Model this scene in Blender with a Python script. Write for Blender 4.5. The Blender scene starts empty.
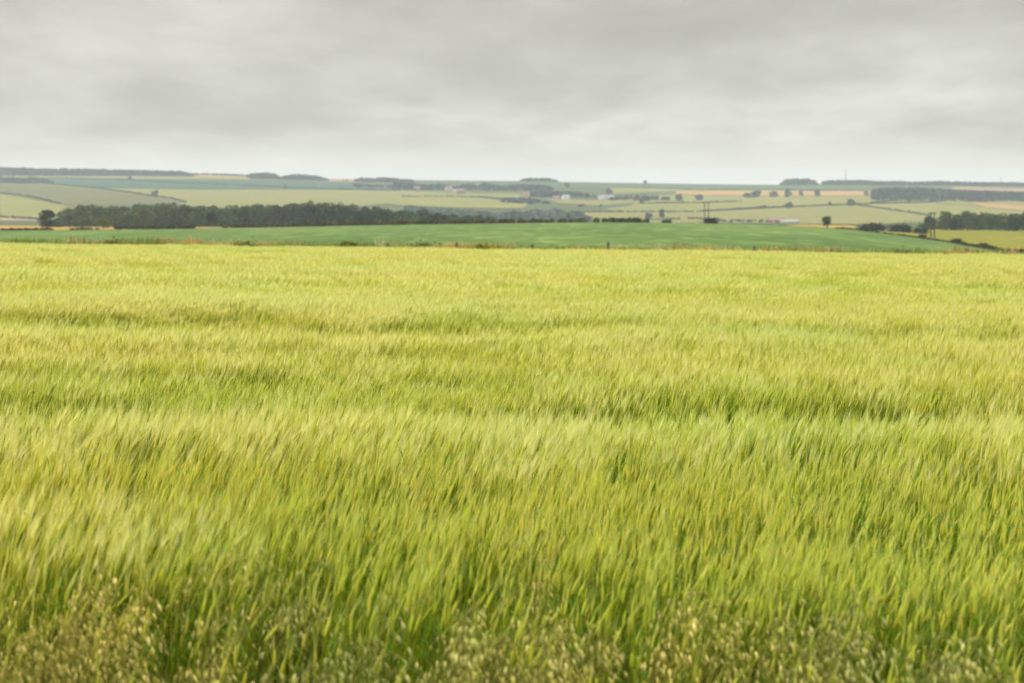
import bpy, math, random
import numpy as np
from mathutils import noise as mnoise, Vector

random.seed(7); RNG = np.random.default_rng(7)
scene = bpy.context.scene
COL = scene.collection
F = 1422.2; CZ = 2.3; V0 = 195.0; U0 = 512.0

# ------------------------------------------------------------------ helpers
def lin(r, g, b):
    f = lambda c: (c/255/12.92) if c/255 <= .04045 else ((c/255+.055)/1.055)**2.4
    return (f(r), f(g), f(b))

def fl(r, g, b, k=.62): return tuple(c*k for c in lin(r, g, b))

def interp(x, pts):
    return float(np.interp(x, [p[0] for p in pts], [p[1] for p in pts]))

SLOPE, CROSS = .024, .0117
V350 = [(0,231),(200,229),(400,225),(512,223.5),(600,222.5),(700,223.5),(780,225.5),(850,229.5),(900,236),(950,242),(1024,246)]
V450 = [(0,229.5),(200,228),(400,226.5),(600,228),(800,226.8),(850,230),(900,232.5),(950,236),(1024,238)]
V650 = [(0,226.5),(200,226.5),(400,227.5),(512,230),(700,232),(760,231),(780,223.8),(800,223.4),(850,224.2),(870,227),(1024,227)]
V900 = [(0,224),(60,226),(400,235),(700,235),(800,229),(1024,232)]
V1200 = [(0,221),(200,224),(400,226),(700,223.5),(1024,226)]
RIDGE = [(0,175.3),(185,175.8),(205,175),(250,176.8),(330,178.7),(400,180),(512,181),(620,182.8),(700,184.3),(780,184.8),(830,184.6),(900,184.5),(1024,185.5)]
RD = 2600.0
def zc(v, d): return CZ - (v-V0)/F*d

def zprof(u, d):
    u = min(max(u, -30), 1054)
    x = (u-U0)/F*d
    if d <= 110: return -SLOPE*d - CROSS*x
    x110 = (u-U0)/F*110
    ds = [110, 350, 450, 650, 900, 1200, RD, 3300, 5600]
    zs = [-SLOPE*110-CROSS*x110, zc(interp(u,V350),350), zc(interp(u,V450),450), zc(interp(u,V650),650),
          zc(interp(u,V900),900), zc(interp(u,V1200),1200), zc(interp(u,RIDGE),RD), 14, -30]
    return float(np.interp(d, ds, zs))

def ground_z(x, y):
    r = math.hypot(x, y)
    if r < 1e-6: return 0.0
    th = math.atan2(x, y)
    c = max(-math.radians(30), min(math.radians(30), th))
    return zprof(U0 + F*math.tan(c), r*math.cos(c))

def atd(u, d):
    x = (u-U0)/F*d
    return Vector((x, d, ground_z(x, d)))

def at(u, v, d0=1200., d1=RD):
    """where the sight line meets the ground between distances d0 and d1"""
    vt = lambda d: V0 + F*(CZ-ground_z((u-U0)/F*d, d))/d
    a, b = d0, d1
    if v >= vt(a): return atd(u, a)
    if v <= vt(b): return atd(u, b)
    for _ in range(40):
        m = (a+b)/2
        if vt(m) > v: a = m
        else: b = m
    return atd(u, (a+b)/2)

def mesh_np(name, V, Fc, cols=None, smooth=False):
    """V (n,3); Fc list of faces or (m,k) array; cols (m,3) per-face colour"""
    me = bpy.data.meshes.new(name)
    Fc = np.asarray(Fc)
    V = np.asarray(V, dtype=np.float32)
    m, k = Fc.shape
    me.vertices.add(len(V)); me.vertices.foreach_set('co', V.ravel())
    me.loops.add(m*k); me.loops.foreach_set('vertex_index', Fc.astype(np.int32).ravel())
    me.polygons.add(m)
    me.polygons.foreach_set('loop_start', np.arange(0, m*k, k, dtype=np.int32))
    me.polygons.foreach_set('loop_total', np.full(m, k, dtype=np.int32))
    me.update(calc_edges=True)
    if cols is not None:
        a = me.color_attributes.new('Col', 'FLOAT_COLOR', 'CORNER')
        c = np.ones((m, k, 4), dtype=np.float32); c[:, :, :3] = np.asarray(cols)[:, None, :]
        a.data.foreach_set('color', c.ravel())
    if smooth: me.polygons.foreach_set('use_smooth', np.ones(m, dtype=bool))
    me.validate()
    return me

def link(name, me, mat=None, parent=None):
    o = bpy.data.objects.new(name, me); COL.objects.link(o)
    if mat and me and not me.materials: me.materials.append(mat)
    if parent: o.parent = parent
    return o

def tag(o, label=None, cat=None, group=None, kind=None):
    if label: o['label'] = label
    if cat: o['category'] = cat
    if group: o['group'] = group
    if kind: o['kind'] = kind
    return o

def empty(name, loc, label, cat, group=None):
    o = bpy.data.objects.new(name, None); COL.objects.link(o); o.location = loc
    o.empty_display_size = .2
    return tag(o, label, cat, group)

class Soup:
    """collects quads with a colour per face"""
    def __init__(s): s.v, s.f, s.c, s.n = [], [], [], 0
    def add(s, V, Fq, C):
        V = np.asarray(V, dtype=np.float32).reshape(-1, 3); Fq = np.asarray(Fq).reshape(-1, 4)
        s.v.append(V); s.f.append(Fq+s.n); s.n += len(V)
        C = np.asarray(C, dtype=np.float32)
        if C.ndim == 1: C = np.repeat(C[None], len(Fq), 0)
        s.c.append(C)
    def mesh(s, name, smooth=False):
        return mesh_np(name, np.concatenate(s.v), np.concatenate(s.f), np.concatenate(s.c), smooth)
    def leaves(s, P, size, col, jit=.35, rng=RNG, flat=0.0):
        """random quads centred on points P"""
        n = len(P)
        a = rng.normal(size=(n,3)); a /= np.linalg.norm(a, axis=1)[:,None]
        b = rng.normal(size=(n,3)); b -= (a*b).sum(1)[:,None]*a; b /= np.linalg.norm(b, axis=1)[:,None]
        sz = (size*rng.uniform(.6,1.3,n))[:,None]
        a = a*sz; b = b*sz*.7
        V = np.stack([P-a*.5, P+b*.45, P+a*.6, P-b*.5], 1).reshape(-1,3)
        Fq = np.arange(n*4).reshape(-1,4)
        base = np.asarray(col); 
        k = rng.uniform(1-jit, 1+jit, n)[:,None]; h = rng.normal(0,.08,n)[:,None]
        C = np.clip(base*k*np.concatenate([1+h, 1+h*.3, 1-h], 1), 0, 1)
        s.add(V, Fq, C)
    def tube(s, pts, rad, col, sides=5):
        pts = [Vector(p) for p in pts]; V=[]; Fq=[]
        for i, p in enumerate(pts):
            t = (pts[min(i+1,len(pts)-1)]-pts[max(i-1,0)]).normalized()
            a = t.orthogonal().normalized() if abs(t.z) < .9 else t.cross(Vector((0,1,0))).normalized()
            b = t.cross(a)
            for k in range(sides):
                q = 2*math.pi*k/sides
                V.append(p + (a*math.cos(q)+b*math.sin(q))*rad[i])
        for i in range(len(pts)-1):
            for k in range(sides):
                k2 = (k+1)%sides
                Fq.append((i*sides+k, i*sides+k2, (i+1)*sides+k2, (i+1)*sides+k))
        s.add([tuple(v) for v in V], Fq, col)
    def ribbon(s, pts, wid, side, col):
        V=[]; 
        for p, w in zip(pts, wid):
            p = np.asarray(p); V += [p-side*w/2, p+side*w/2]
        Fq = [(2*i, 2*i+1, 2*i+3, 2*i+2) for i in range(len(pts)-1)]
        s.add(V, Fq, col)
    def box(s, c, d, col):
        x,y,z = c; a,b,h = d[0]/2, d[1]/2, d[2]/2
        V = [(x-a,y-b,z-h),(x+a,y-b,z-h),(x+a,y+b,z-h),(x-a,y+b,z-h),(x-a,y-b,z+h),(x+a,y-b,z+h),(x+a,y+b,z+h),(x-a,y+b,z+h)]
        s.add(V, [(0,3,2,1),(4,5,6,7),(0,1,5,4),(1,2,6,5),(2,3,7,6),(3,0,4,7)], col)

# ------------------------------------------------------------------ materials
def nodes_of(name):
    m = bpy.data.materials.new(name); m.use_nodes = True
    nt = m.node_tree; nt.nodes.clear()
    out = nt.nodes.new('ShaderNodeOutputMaterial')
    return m, nt, out
def N(nt, t, **kw):
    n = nt.nodes.new(t)
    for k, v in kw.items(): setattr(n, k, v)
    return n
def noise_tex(nt, scale, detail=3, vec=None, stretch=(1,1,1), rough=.5):
    n = N(nt, 'ShaderNodeTexNoise'); n.inputs['Scale'].default_value = scale; n.inputs['Detail'].default_value = detail
    n.inputs['Roughness'].default_value = rough
    g = N(nt, 'ShaderNodeNewGeometry'); mp = N(nt, 'ShaderNodeMapping'); mp.inputs['Scale'].default_value = stretch
    nt.links.new(g.outputs['Position'], mp.inputs['Vector']); nt.links.new(mp.outputs['Vector'], n.inputs['Vector'])
    return n
def ramp(nt, fac, stops):
    r = N(nt, 'ShaderNodeValToRGB'); e = r.color_ramp.elements
    while len(e) < len(stops): e.new(.5)
    for i, (p, c) in enumerate(stops):
        e[i].position = p; e[i].color = (*c, 1)
    nt.links.new(fac, r.inputs['Fac']); return r
def mult(nt, a, b, fac=1.0, mode='MULTIPLY'):
    m = N(nt, 'ShaderNodeMix', data_type='RGBA', blend_type=mode)
    m.inputs['Factor'].default_value = fac
    nt.links.new(a, m.inputs['A']); nt.links.new(b, m.inputs['B']); return m.outputs['Result']

def leaf_mat(name, transl=.35, tint_stops=None, nscale=.3, stretch=(1,1,1), rough=.6, spec=.2, second=None):
    m, nt, out = nodes_of(name)
    at_ = N(nt, 'ShaderNodeAttribute', attribute_name='Col')
    col = at_.outputs['Color']
    if tint_stops:
        n = noise_tex(nt, nscale, 4, stretch=stretch)
        r = ramp(nt, n.outputs['Fac'], tint_stops)
        col = mult(nt, col, r.outputs['Color'])
    if second:
        n = noise_tex(nt, second[0], 2, stretch=second[2])
        r = ramp(nt, n.outputs['Fac'], second[1])
        col = mult(nt, col, r.outputs['Color'])
    p = N(nt, 'ShaderNodeBsdfPrincipled'); p.inputs['Roughness'].default_value = rough
    p.inputs['Specular IOR Level'].default_value = spec
    nt.links.new(col, p.inputs['Base Color'])
    t = N(nt, 'ShaderNodeBsdfTranslucent'); nt.links.new(col, t.inputs['Color'])
    mx = N(nt, 'ShaderNodeMixShader'); mx.inputs[0].default_value = transl
    nt.links.new(p.outputs[0], mx.inputs[1]); nt.links.new(t.outputs[0], mx.inputs[2])
    nt.links.new(mx.outputs[0], out.inputs['Surface'])
    return m

def field_mat(name, c1, c2, scale=.02, fine=.5, stretch=(1,1,1), lines=None):
    m, nt, out = nodes_of(name)
    n = noise_tex(nt, scale, 4, stretch=stretch)
    r = ramp(nt, n.outputs['Fac'], [(.3, c1), (.7, c2)])
    n2 = noise_tex(nt, fine, 3, stretch=stretch, rough=.7)
    r2 = ramp(nt, n2.outputs['Fac'], [(.3, (.78,.8,.78)), (.7, (1.22,1.2,1.15))])
    col = mult(nt, r.outputs['Color'], r2.outputs['Color'])
    if lines:
        n3 = noise_tex(nt, lines[0], 2, stretch=lines[1], rough=.6)
        r3 = ramp(nt, n3.outputs['Fac'], [(.5, (1,1,1)), (.66, lines[2])])
        col = mult(nt, col, r3.outputs['Color'])
    p = N(nt, 'ShaderNodeBsdfPrincipled'); p.inputs['Roughness'].default_value = .95
    p.inputs['Specular IOR Level'].default_value = .05
    nt.links.new(col, p.inputs['Base Color']); nt.links.new(p.outputs[0], out.inputs['Surface'])
    return m

def plain_mat(name, c, rough=.8, scale=3, var=.25):
    m, nt, out = nodes_of(name)
    n = noise_tex(nt, scale, 4)
    lo = tuple(x*(1-var) for x in c); hi = tuple(min(1, x*(1+var)) for x in c)
    r = ramp(nt, n.outputs['Fac'], [(.3, lo), (.7, hi)])
    p = N(nt, 'ShaderNodeBsdfPrincipled'); p.inputs['Roughness'].default_value = rough
    nt.links.new(r.outputs['Color'], p.inputs['Base Color']); nt.links.new(p.outputs[0], out.inputs['Surface'])
    return m

# wind-wave pattern of the crop: -1 (open trough, green) .. +1 (pale crest)
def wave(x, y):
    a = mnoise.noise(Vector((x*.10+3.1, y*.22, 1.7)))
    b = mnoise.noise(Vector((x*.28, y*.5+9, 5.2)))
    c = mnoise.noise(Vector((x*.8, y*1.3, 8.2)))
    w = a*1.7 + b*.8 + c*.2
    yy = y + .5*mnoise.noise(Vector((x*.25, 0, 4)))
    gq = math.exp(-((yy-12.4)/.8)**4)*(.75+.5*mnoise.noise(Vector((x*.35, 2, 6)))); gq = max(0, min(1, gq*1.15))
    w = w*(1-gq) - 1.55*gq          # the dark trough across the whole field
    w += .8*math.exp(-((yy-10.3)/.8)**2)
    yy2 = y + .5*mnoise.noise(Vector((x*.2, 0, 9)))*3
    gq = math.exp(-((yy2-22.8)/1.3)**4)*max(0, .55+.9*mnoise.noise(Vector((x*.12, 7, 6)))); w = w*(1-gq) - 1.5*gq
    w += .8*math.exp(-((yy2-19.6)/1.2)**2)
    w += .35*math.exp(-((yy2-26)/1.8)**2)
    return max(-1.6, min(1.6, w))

M_CROP = leaf_mat('barley_crop', .40,
    [(.32, (.92,.99,.95)), (.5, (1,1,1)), (.68, (1.05,1.02,.98))], .35, (1,1,1), .55, .25,
    second=(.08, [(.35,(1.04,.98,.90)), (.65,(.95,1.02,1.0))], (1,1.6,1)))
M_LEAF = leaf_mat('tree_foliage', .25, [(.35,(.7,.75,.8)), (.65,(1.25,1.2,1.05))], .12)
M_HEDGE = leaf_mat('hedge_foliage', .25, [(.35,(.75,.8,.8)), (.65,(1.25,1.15,1.0))], .2)
M_GRASS = leaf_mat('rough_grass', .30, [(.35,(.75,.85,.85)), (.65,(1.25,1.1,.95))], .5)
M_BARK = plain_mat('bark', (.09,.07,.05), .9, 2)
M_POST = plain_mat('weathered_post_wood', (.085,.07,.055), .9, 6)
M_POLE = plain_mat('creosoted_pole', (.05,.04,.035), .8, 3)
M_STEEL = plain_mat('dull_steel', (.22,.23,.24), .5, 3)
M_CERAM = plain_mat('brown_ceramic', (.12,.06,.04), .3, 3)
M_WHITE = plain_mat('white_render', (.80,.80,.78), .8, .3, .08)
M_BRICK = plain_mat('red_brick', (.24,.16,.13), .9, .4, .2)
M_STONE = plain_mat('pale_brick', (.45,.36,.28), .9, .4, .2)
M_TILE = plain_mat('red_roof_tiles', (.22,.12,.095), .85, .5, .2)
M_SLATE = plain_mat('grey_roof', (.22,.23,.25), .7, .5, .2)
M_PALEROOF = plain_mat('pale_sheet_roof', (.24,.235,.23), .6, .3, .1)
M_GLASS = plain_mat('dark_window', (.04,.05,.06), .15, 1, .2)

# ------------------------------------------------------------------ terrain
def build_ground():
    angs = [math.radians(a) for a in np.arange(-24, 24.001, .25)]
    angs += [math.radians(a) for a in np.arange(27, 336, 3.)]
    rs = sorted(set([0.6*1.0425**i for i in range(220)]) | {110.,350.,450.,650.,900.,1200.,2600.,3300.,5200.})
    rs = [r for r in rs if r <= 5200]
    V = [(0,0,0)]
    # rings are measured in forward distance inside the view so profile corners fall on rows
    for r in rs:
        for a in angs:
            aa = (a+math.pi) % (2*math.pi) - math.pi
            k = 1/math.cos(min(abs(aa), math.radians(30)))
            rr = min(r*k, 5200*1.0)
            x, y = rr*math.sin(a), rr*math.cos(a)
            V.append((x, y, ground_z(x, y)))
    n = len(angs); Fq=[]
    for i in range(len(rs)-1):
        for j in range(n):
            j2 = (j+1) % n
            Fq.append((1+i*n+j, 1+(i+1)*n+j, 1+(i+1)*n+j2, 1+i*n+j2))
    Fq = [f[::-1] for f in Fq]
    me = mesh_np('ground', V, Fq, None, True)
    m = field_mat('ground_grass', fl(78,92,52), fl(94,104,62), .01, .15)
    tag(link('ground', me, m), kind='structure')
build_ground()

def field(name, poly, mat, d0=1200., d1=RD, lift=.5, step=3.0):
    us = [p[0] for p in poly]
    cols = list(np.arange(min(us)+.01, max(us)-.01, step)) + [max(us)-.01]
    V=[]; Fq=[]; R = 10
    for u in cols:
        ints=[]
        for (a, b), (c, d) in zip(poly, poly[1:]+poly[:1]):
            if (a <= u < c) or (c <= u < a): ints.append(b+(u-a)/(c-a)*(d-b))
        v0, v1 = (min(ints), max(ints)) if ints else (V_prev)
        V_prev = (v0, v1)
        for k in range(R+1):
            p = at(u, v0+(v1-v0)*k/R, d0, d1); V.append((p.x, p.y, p.z+lift))
    for i in range(len(cols)-1):
        for k in range(R):
            a = i*(R+1)+k; Fq.append((a, a+1, a+R+2, a+R+1))
    tag(link(name, mesh_np(name, V, Fq, None, True), mat), kind='structure')

TAN   = field_mat('olive_tan_field', fl(104,102,62), fl(114,112,68), .01, .1)
TAN2  = field_mat('pale_crop_field', fl(130,128,72,0.66), fl(140,136,78,0.66), .01, .1)
PALE  = field_mat('pale_green_field', fl(128,128,66,0.68), fl(140,138,74,0.68), .01, .1)
TEAL  = field_mat('blue_green_field', fl(62,92,76,0.6), fl(72,100,84,0.6), .01, .1)
MIDG  = field_mat('mid_green_field', fl(80,98,64), fl(90,106,70), .01, .1)
RIPE  = field_mat('ripe_orange_field', fl(176,140,88), fl(188,150,98), .01, .1)
PINK  = field_mat('stubble_field', fl(160,136,106), fl(172,146,116), .01, .1)
LIME  = field_mat('lime_green_field', fl(128,128,44,.66), fl(138,136,52,.66), .01, .12)
GREEN = field_mat('green_field', lin(67,91,46), lin(90,109,59), .03, .35, (1,.3,1), lines=(.9, (.35,.07,1), (1.6,1.45,1.55)))
SOIL  = field_mat('crop_soil', lin(50,52,22), lin(70,66,34), .5, 5)
VERGE = field_mat('verge', lin(60,72,26), lin(84,90,36), .5, 4)

STRAW = field_mat('ripe_strip', lin(140,116,60), lin(152,124,66), .02, .2)
# far hillside fields (each its own sheet on the slope)
far = [
 ([(0,174.2),(120,175.5),(250,178),(250,180),(120,178.5),(0,177)], PALE),
 ([(0,177),(120,178.5),(250,180.5),(400,186),(400,190.5),(300,189.5),(200,189.5),(110,188),(50,183.5),(0,182)], TEAL),
 ([(195,174.8),(250,176.8),(250,178.4),(195,177)], RIPE),
 ([(328,179),(362,179.6),(362,182.5),(328,181.5)], PINK),
 ([(0,183),(50,184),(105,189),(150,196),(185,203),(75,208),(60,204.5),(0,193.5)], TAN),
 ([(0,194),(60,205),(75,209),(40,220),(0,217)], PALE),
 ([(0,218),(36,220),(60,226),(0,227)], PINK),
 ([(106,188.5),(200,190),(300,190),(400,191.2),(470,193),(470,197),(400,203),(300,212),(185,206),(150,196)], TAN2),
 ([(372,197),(480,198),(528,204),(524,209),(470,208.5),(400,206),(372,202)], PALE),
 ([(395,180.5),(520,181.4),(640,183.4),(640,187),(520,189),(395,186)], MIDG),
 ([(440,193),(520,194),(520,198),(480,197.6),(440,196.8)], TAN2),
 ([(545,199.5),(600,201),(640,200),(640,203),(600,206),(560,204)], TAN2),
 ([(640,183.4),(780,185.3),(875,185.5),(875,191),(780,190),(640,188)], MIDG),
 ([(610,188),(780,190.2),(780,192.5),(680,191.5),(610,194)], PALE),
 ([(676,191.6),(875,191.2),(875,196.2),(740,196),(676,195)], RIPE),
 ([(660,195.3),(740,196.3),(875,196.6),(950,198),(985,207),(930,202.5),(850,204),(800,206),(700,212),(630,213),(600,209),(640,203),(660,199)], PALE),
 ([(600,205),(630,202),(632,206),(600,209.5)], TEAL),
 ([(585,213),(630,212.5),(700,212.5),(800,207.5),(855,205.5),(930,216.5),(930,222),(860,226),(700,224),(585,222)], TAN2),
 ([(855,205),(930,203),(985,207.6),(1040,214),(1040,226),(932,221),(932,216.5)], PALE),
 ([(953,187),(1040,189.5),(1040,193),(953,190)], PINK),
 ([(968,202),(1040,208),(1040,213),(985,207.6)], RIPE),
 ([(985,200.5),(1040,202),(1040,207.6),(990,203.5)], TAN2),
]
for i, (poly, mt) in enumerate(far):
    field('field', poly, mt, lift=.45+.12*(i % 3))
# nearer fields
field('ripe_field', [(-30,224.5),(60,225),(200,226.9),(330,226.6),(330,229.5),(200,228.8),(60,230.6),(-30,231)], STRAW, 350, 700, .12)
field('ripe_field', [(778,223.7),(800,223.4),(857,224.3),(858,230.2),(800,226.5),(778,225.8)], STRAW, 352, 700, .12)
edge = [(-60,231.5),(0,231),(200,229),(400,225),(512,223.5),(600,222.5),(700,223.5),(780,225.5),(830,228.3),(850,229.5),(900,235),(950,243),(1000,251.5),(1024,253.2),(1084,258)]
field('green_field', edge + [(1084,275),(-60,262)], GREEN, 111, 351, .08)
field('lime_field', [(850,229),(868,228),(1084,226.8),(1084,258),(1024,253),(1000,251.3),(950,242.8),(900,234.8)], LIME, 200, 690, .1)
# soil under the crop and the verge the camera stands on
def sheet(name, y0, y1, mat, lift, ny=24):
    V=[]; Fq=[]; xs = np.linspace(-.75, .75, 40)
    for i in range(ny+1):
        y = y0*(y1/y0)**(i/ny)
        for k in xs:
            x = k*y*.75 + math.copysign(4.2, k); V.append((x, y, ground_z(x,y)+lift))
    for i in range(ny):
        for j in range(39):
            a = i*40+j; Fq.append((a, a+1, a+41, a+40))
    tag(link(name, mesh_np(name, V, Fq, None, True), mat), kind='structure')
sheet('soil', 5.2, 107.5, SOIL, .012)
sheet('verge', .8, 5.2, VERGE, .012, 8)
sheet('field_margin', 107.5, 112, VERGE, .02, 4)

# ------------------------------------------------------------------ barley
WIND = np.array([1., .12, 0.]); WIND /= np.linalg.norm(WIND)
UP = np.array([0,0,1.])
C_STEM = np.array(lin(120,149,16)); C_STEM2 = np.array(lin(179,181,30))
C_LEAF = np.array(lin(94,126,20)); C_EAR = np.array(lin(190,198,66)); C_EAR2 = np.array(lin(208,198,84))
C_AWN = np.array(lin(232,230,140)); C_AWNP = np.array(lin(244,237,170)); C_AWN2 = np.array(lin(200,212,64))

def stalk(s, rng, x, y, lod, pale=1.0):
    """one plant. state: 0 neutral; + leaning pale; - upright and green"""
    h = rng.normal(.64, .06); lean = rng.normal(.04, .06)
    ang = rng.normal(0, .45); ca, sa = math.cos(ang), math.sin(ang)
    d = np.array([WIND[0]*ca-WIND[1]*sa, WIND[0]*sa+WIND[1]*ca, 0])
    side = np.array([-d[1], d[0], 0])
    b = np.array([x, y, 0.])
    seg = 5 if lod == 0 else 2
    k = rng.random(); cs = C_STEM*(1-k)+C_STEM2*k; cs = cs*rng.uniform(.8,1.15)
    P = [b + d*lean*(t**2.2) + UP*h*t for t in np.linspace(0, 1, seg+1)]
    w = .0035 if lod == 0 else .009
    if lod == 0:
        s.tube([tuple(p) for p in P], [w*.6]*len(P), cs, 3)
    else:
        s.ribbon(P, [w]*len(P), np.array([1.,0,0]), cs)
    # leaves
    nl = 3 if lod == 0 else 2
    for _ in range(nl):
        t = rng.uniform(.25, .92); p0 = b + d*lean*t**2.2 + UP*h*t
        a = rng.uniform(0, 6.28) if rng.random() < .5 else rng.normal(0,.7)
        ld = np.array([math.cos(a), math.sin(a), 0])*.75; L = rng.uniform(.14,.27); up = rng.uniform(1.0,1.7)
        n = 4 if lod == 0 else 2
        pts = [p0 + ld*L*q*.75 + UP*L*(up*q-1.1*q*q) for q in np.linspace(0,1,n+1)]
        W = .0085 if lod == 0 else .018
        wid = [W*(1-q**2)*(.6+.4*min(1,4*q))+.0008 for q in np.linspace(0,1,n+1)]
        cl = C_LEAF*rng.uniform(.7,1.35)
        if rng.random() < .06: cl = np.array(lin(180,168,60))
        sd = np.cross(ld, UP)
        s.ribbon(pts, wid, sd, cl)
    # ear, nodding with the wind
    top = P[-1]; nod = min(1.35, max(.02, rng.normal(.20,.18)))
    e = d*math.sin(nod) + UP*math.cos(nod)
    L = rng.uniform(.065,.09); k = rng.random()**1.5; ce = C_EAR*(1-k)+C_EAR2*k; ce = ce*rng.uniform(.8,1.1)
    er = .0068 if lod == 0 else .010
    if lod == 0:
        ts = [0,.2,.5,.8,1]; rr = [.35,.95,1,.75,.2]
        s.tube([tuple(top+e*L*t) for t in ts], [er*r for r in rr], ce, 4)
    else:
        s.ribbon([top, top+e*L*.5, top+e*L], [er, er*1.8, er*.5], np.array([1.,.2,0]), ce)
    # awns
    na = int((12 if lod == 0 else 6)*pale)
    s1 = np.cross(e, side); 
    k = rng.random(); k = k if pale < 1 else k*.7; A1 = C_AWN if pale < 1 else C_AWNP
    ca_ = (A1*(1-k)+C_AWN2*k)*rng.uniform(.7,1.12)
    for i in range(na):
        t = rng.uniform(.1, 1); q = rng.uniform(0,6.28); sp = rng.uniform(.03,.2)
        dr = e + (side*math.cos(q)+s1*math.sin(q))*sp + d*.05; dr /= np.linalg.norm(dr)
        La = rng.uniform(.09,.15)
        p0 = top + e*L*t; p1 = p0 + dr*La*.55; p2 = p0 + (dr + d*.06 - UP*.03)*La
        W = .00105 if lod == 0 else .0042
        sd = np.cross(dr, np.array([0.,1,0])); nn = np.linalg.norm(sd); sd = sd/nn if nn > .1 else np.array([1.,0,0])
        s.ribbon([p0,p1,p2], [W, W*.8, W*.25], sd, ca_)

def tile(name, size, count, lod, seed, pale=1.0):
    rng = np.random.default_rng(seed); s = Soup()
    for _ in range(count):
        stalk(s, rng, rng.uniform(-.5,.5)*size*1.15, rng.uniform(-.5,.5)*size*1.15, lod, pale)
    me = s.mesh(name); me.materials.append(M_CROP)
    return bpy.data.objects.new(name, me)

tiles = bpy.data.collections.new('barley_tile_shapes')
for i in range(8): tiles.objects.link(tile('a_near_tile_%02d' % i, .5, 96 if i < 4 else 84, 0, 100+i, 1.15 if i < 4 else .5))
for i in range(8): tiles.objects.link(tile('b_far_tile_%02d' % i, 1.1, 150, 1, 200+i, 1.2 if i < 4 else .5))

def instancer(name, pts, coll, mat):
    """pts: (x,y,z, idx, rx,ry,rz, sx,sy,sz)"""
    A = np.array(pts, dtype=np.float32); n = len(A)
    me = bpy.data.meshes.new(name); me.vertices.add(n); me.vertices.foreach_set('co', A[:, :3].ravel())
    a = me.attributes.new('idx', 'INT', 'POINT'); a.data.foreach_set('value', A[:,3].astype(np.int32))
    a = me.attributes.new('rot', 'FLOAT_VECTOR', 'POINT'); a.data.foreach_set('vector', A[:,4:7].ravel())
    a = me.attributes.new('scl', 'FLOAT_VECTOR', 'POINT'); a.data.foreach_set('vector', A[:,7:10].ravel())
    me.update()
    o = link(name, me)
    ng = bpy.data.node_groups.new(name+'_scatter', 'GeometryNodeTree')
    ng.interface.new_socket('Geometry', in_out='INPUT', socket_type='NodeSocketGeometry')
    ng.interface.new_socket('Geometry', in_out='OUTPUT', socket_type='NodeSocketGeometry')
    gi = ng.nodes.new('NodeGroupInput'); go = ng.nodes.new('NodeGroupOutput')
    ci = ng.nodes.new('GeometryNodeCollectionInfo'); ci.inputs['Collection'].default_value = coll
    ci.inputs['Separate Children'].default_value = True; ci.inputs['Reset Children'].default_value = True
    ip = ng.nodes.new('GeometryNodeInstanceOnPoints'); ip.inputs['Pick Instance'].default_value = True
    def na(nm, ty):
        q = ng.nodes.new('GeometryNodeInputNamedAttribute'); q.data_type = ty; q.inputs['Name'].default_value = nm
        return q.outputs['Attribute']
    L = ng.links.new
    L(gi.outputs[0], ip.inputs['Points']); L(ci.outputs[0], ip.inputs['Instance'])
    L(na('idx','INT'), ip.inputs['Instance Index'])
    er = ng.nodes.new('FunctionNodeEulerToRotation'); L(na('rot','FLOAT_VECTOR'), er.inputs[0])
    L(er.outputs[0], ip.inputs['Rotation']); L(na('scl','FLOAT_VECTOR'), ip.inputs['Scale'])
    L(ip.outputs[0], go.inputs[0])
    md = o.modifiers.new('scatter', 'NODES'); md.node_group = ng
    return o

rng = np.random.default_rng(5); pts = []
def edge_y(x): return 6.55 + .4*mnoise.noise(Vector((x*1.3,0,0))) + .12*mnoise.noise(Vector((x*4,3,0)))
def add_tiles(y0, y1, sp, lo, hi):
    y = y0
    while y < y1:
        half = .36*y*1.22 + (4.2 if y1 < 40 else 1.3)
        x = -half
        while x < half:
            px, py = x+rng.uniform(-.3,.3)*sp, y+rng.uniform(-.3,.3)*sp
            if py > edge_y(px) or y > 7.8:
                w = wave(px, py)
                sz = .98 + (.19 if w < 0 else .12)*w + rng.normal(0,.03)
                lean = (.0 if y < 9 else .03) + .09*max(w,-.4)
                if not hi-lo == 8: raise ValueError
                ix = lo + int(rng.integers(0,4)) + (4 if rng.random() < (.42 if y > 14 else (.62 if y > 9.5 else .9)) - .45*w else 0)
                sxy = 1.0 + .1*max(0,-w) 
                pts.append((px, py, ground_z(px,py), ix, rng.normal(0,.025)-.03*w, lean+rng.normal(0,.025), rng.normal(0,.2), sxy, sxy, sz))
            x += sp
        y += sp
add_tiles(6.0, 34, .5, 0, 8)
add_tiles(33.5, 107, 1.05, 8, 16)
tag(instancer('barley', pts, tiles, M_CROP), 'ripening yellow-green bearded barley filling the whole near field, leaning in the wind', 'barley crop', kind='stuff')

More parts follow.
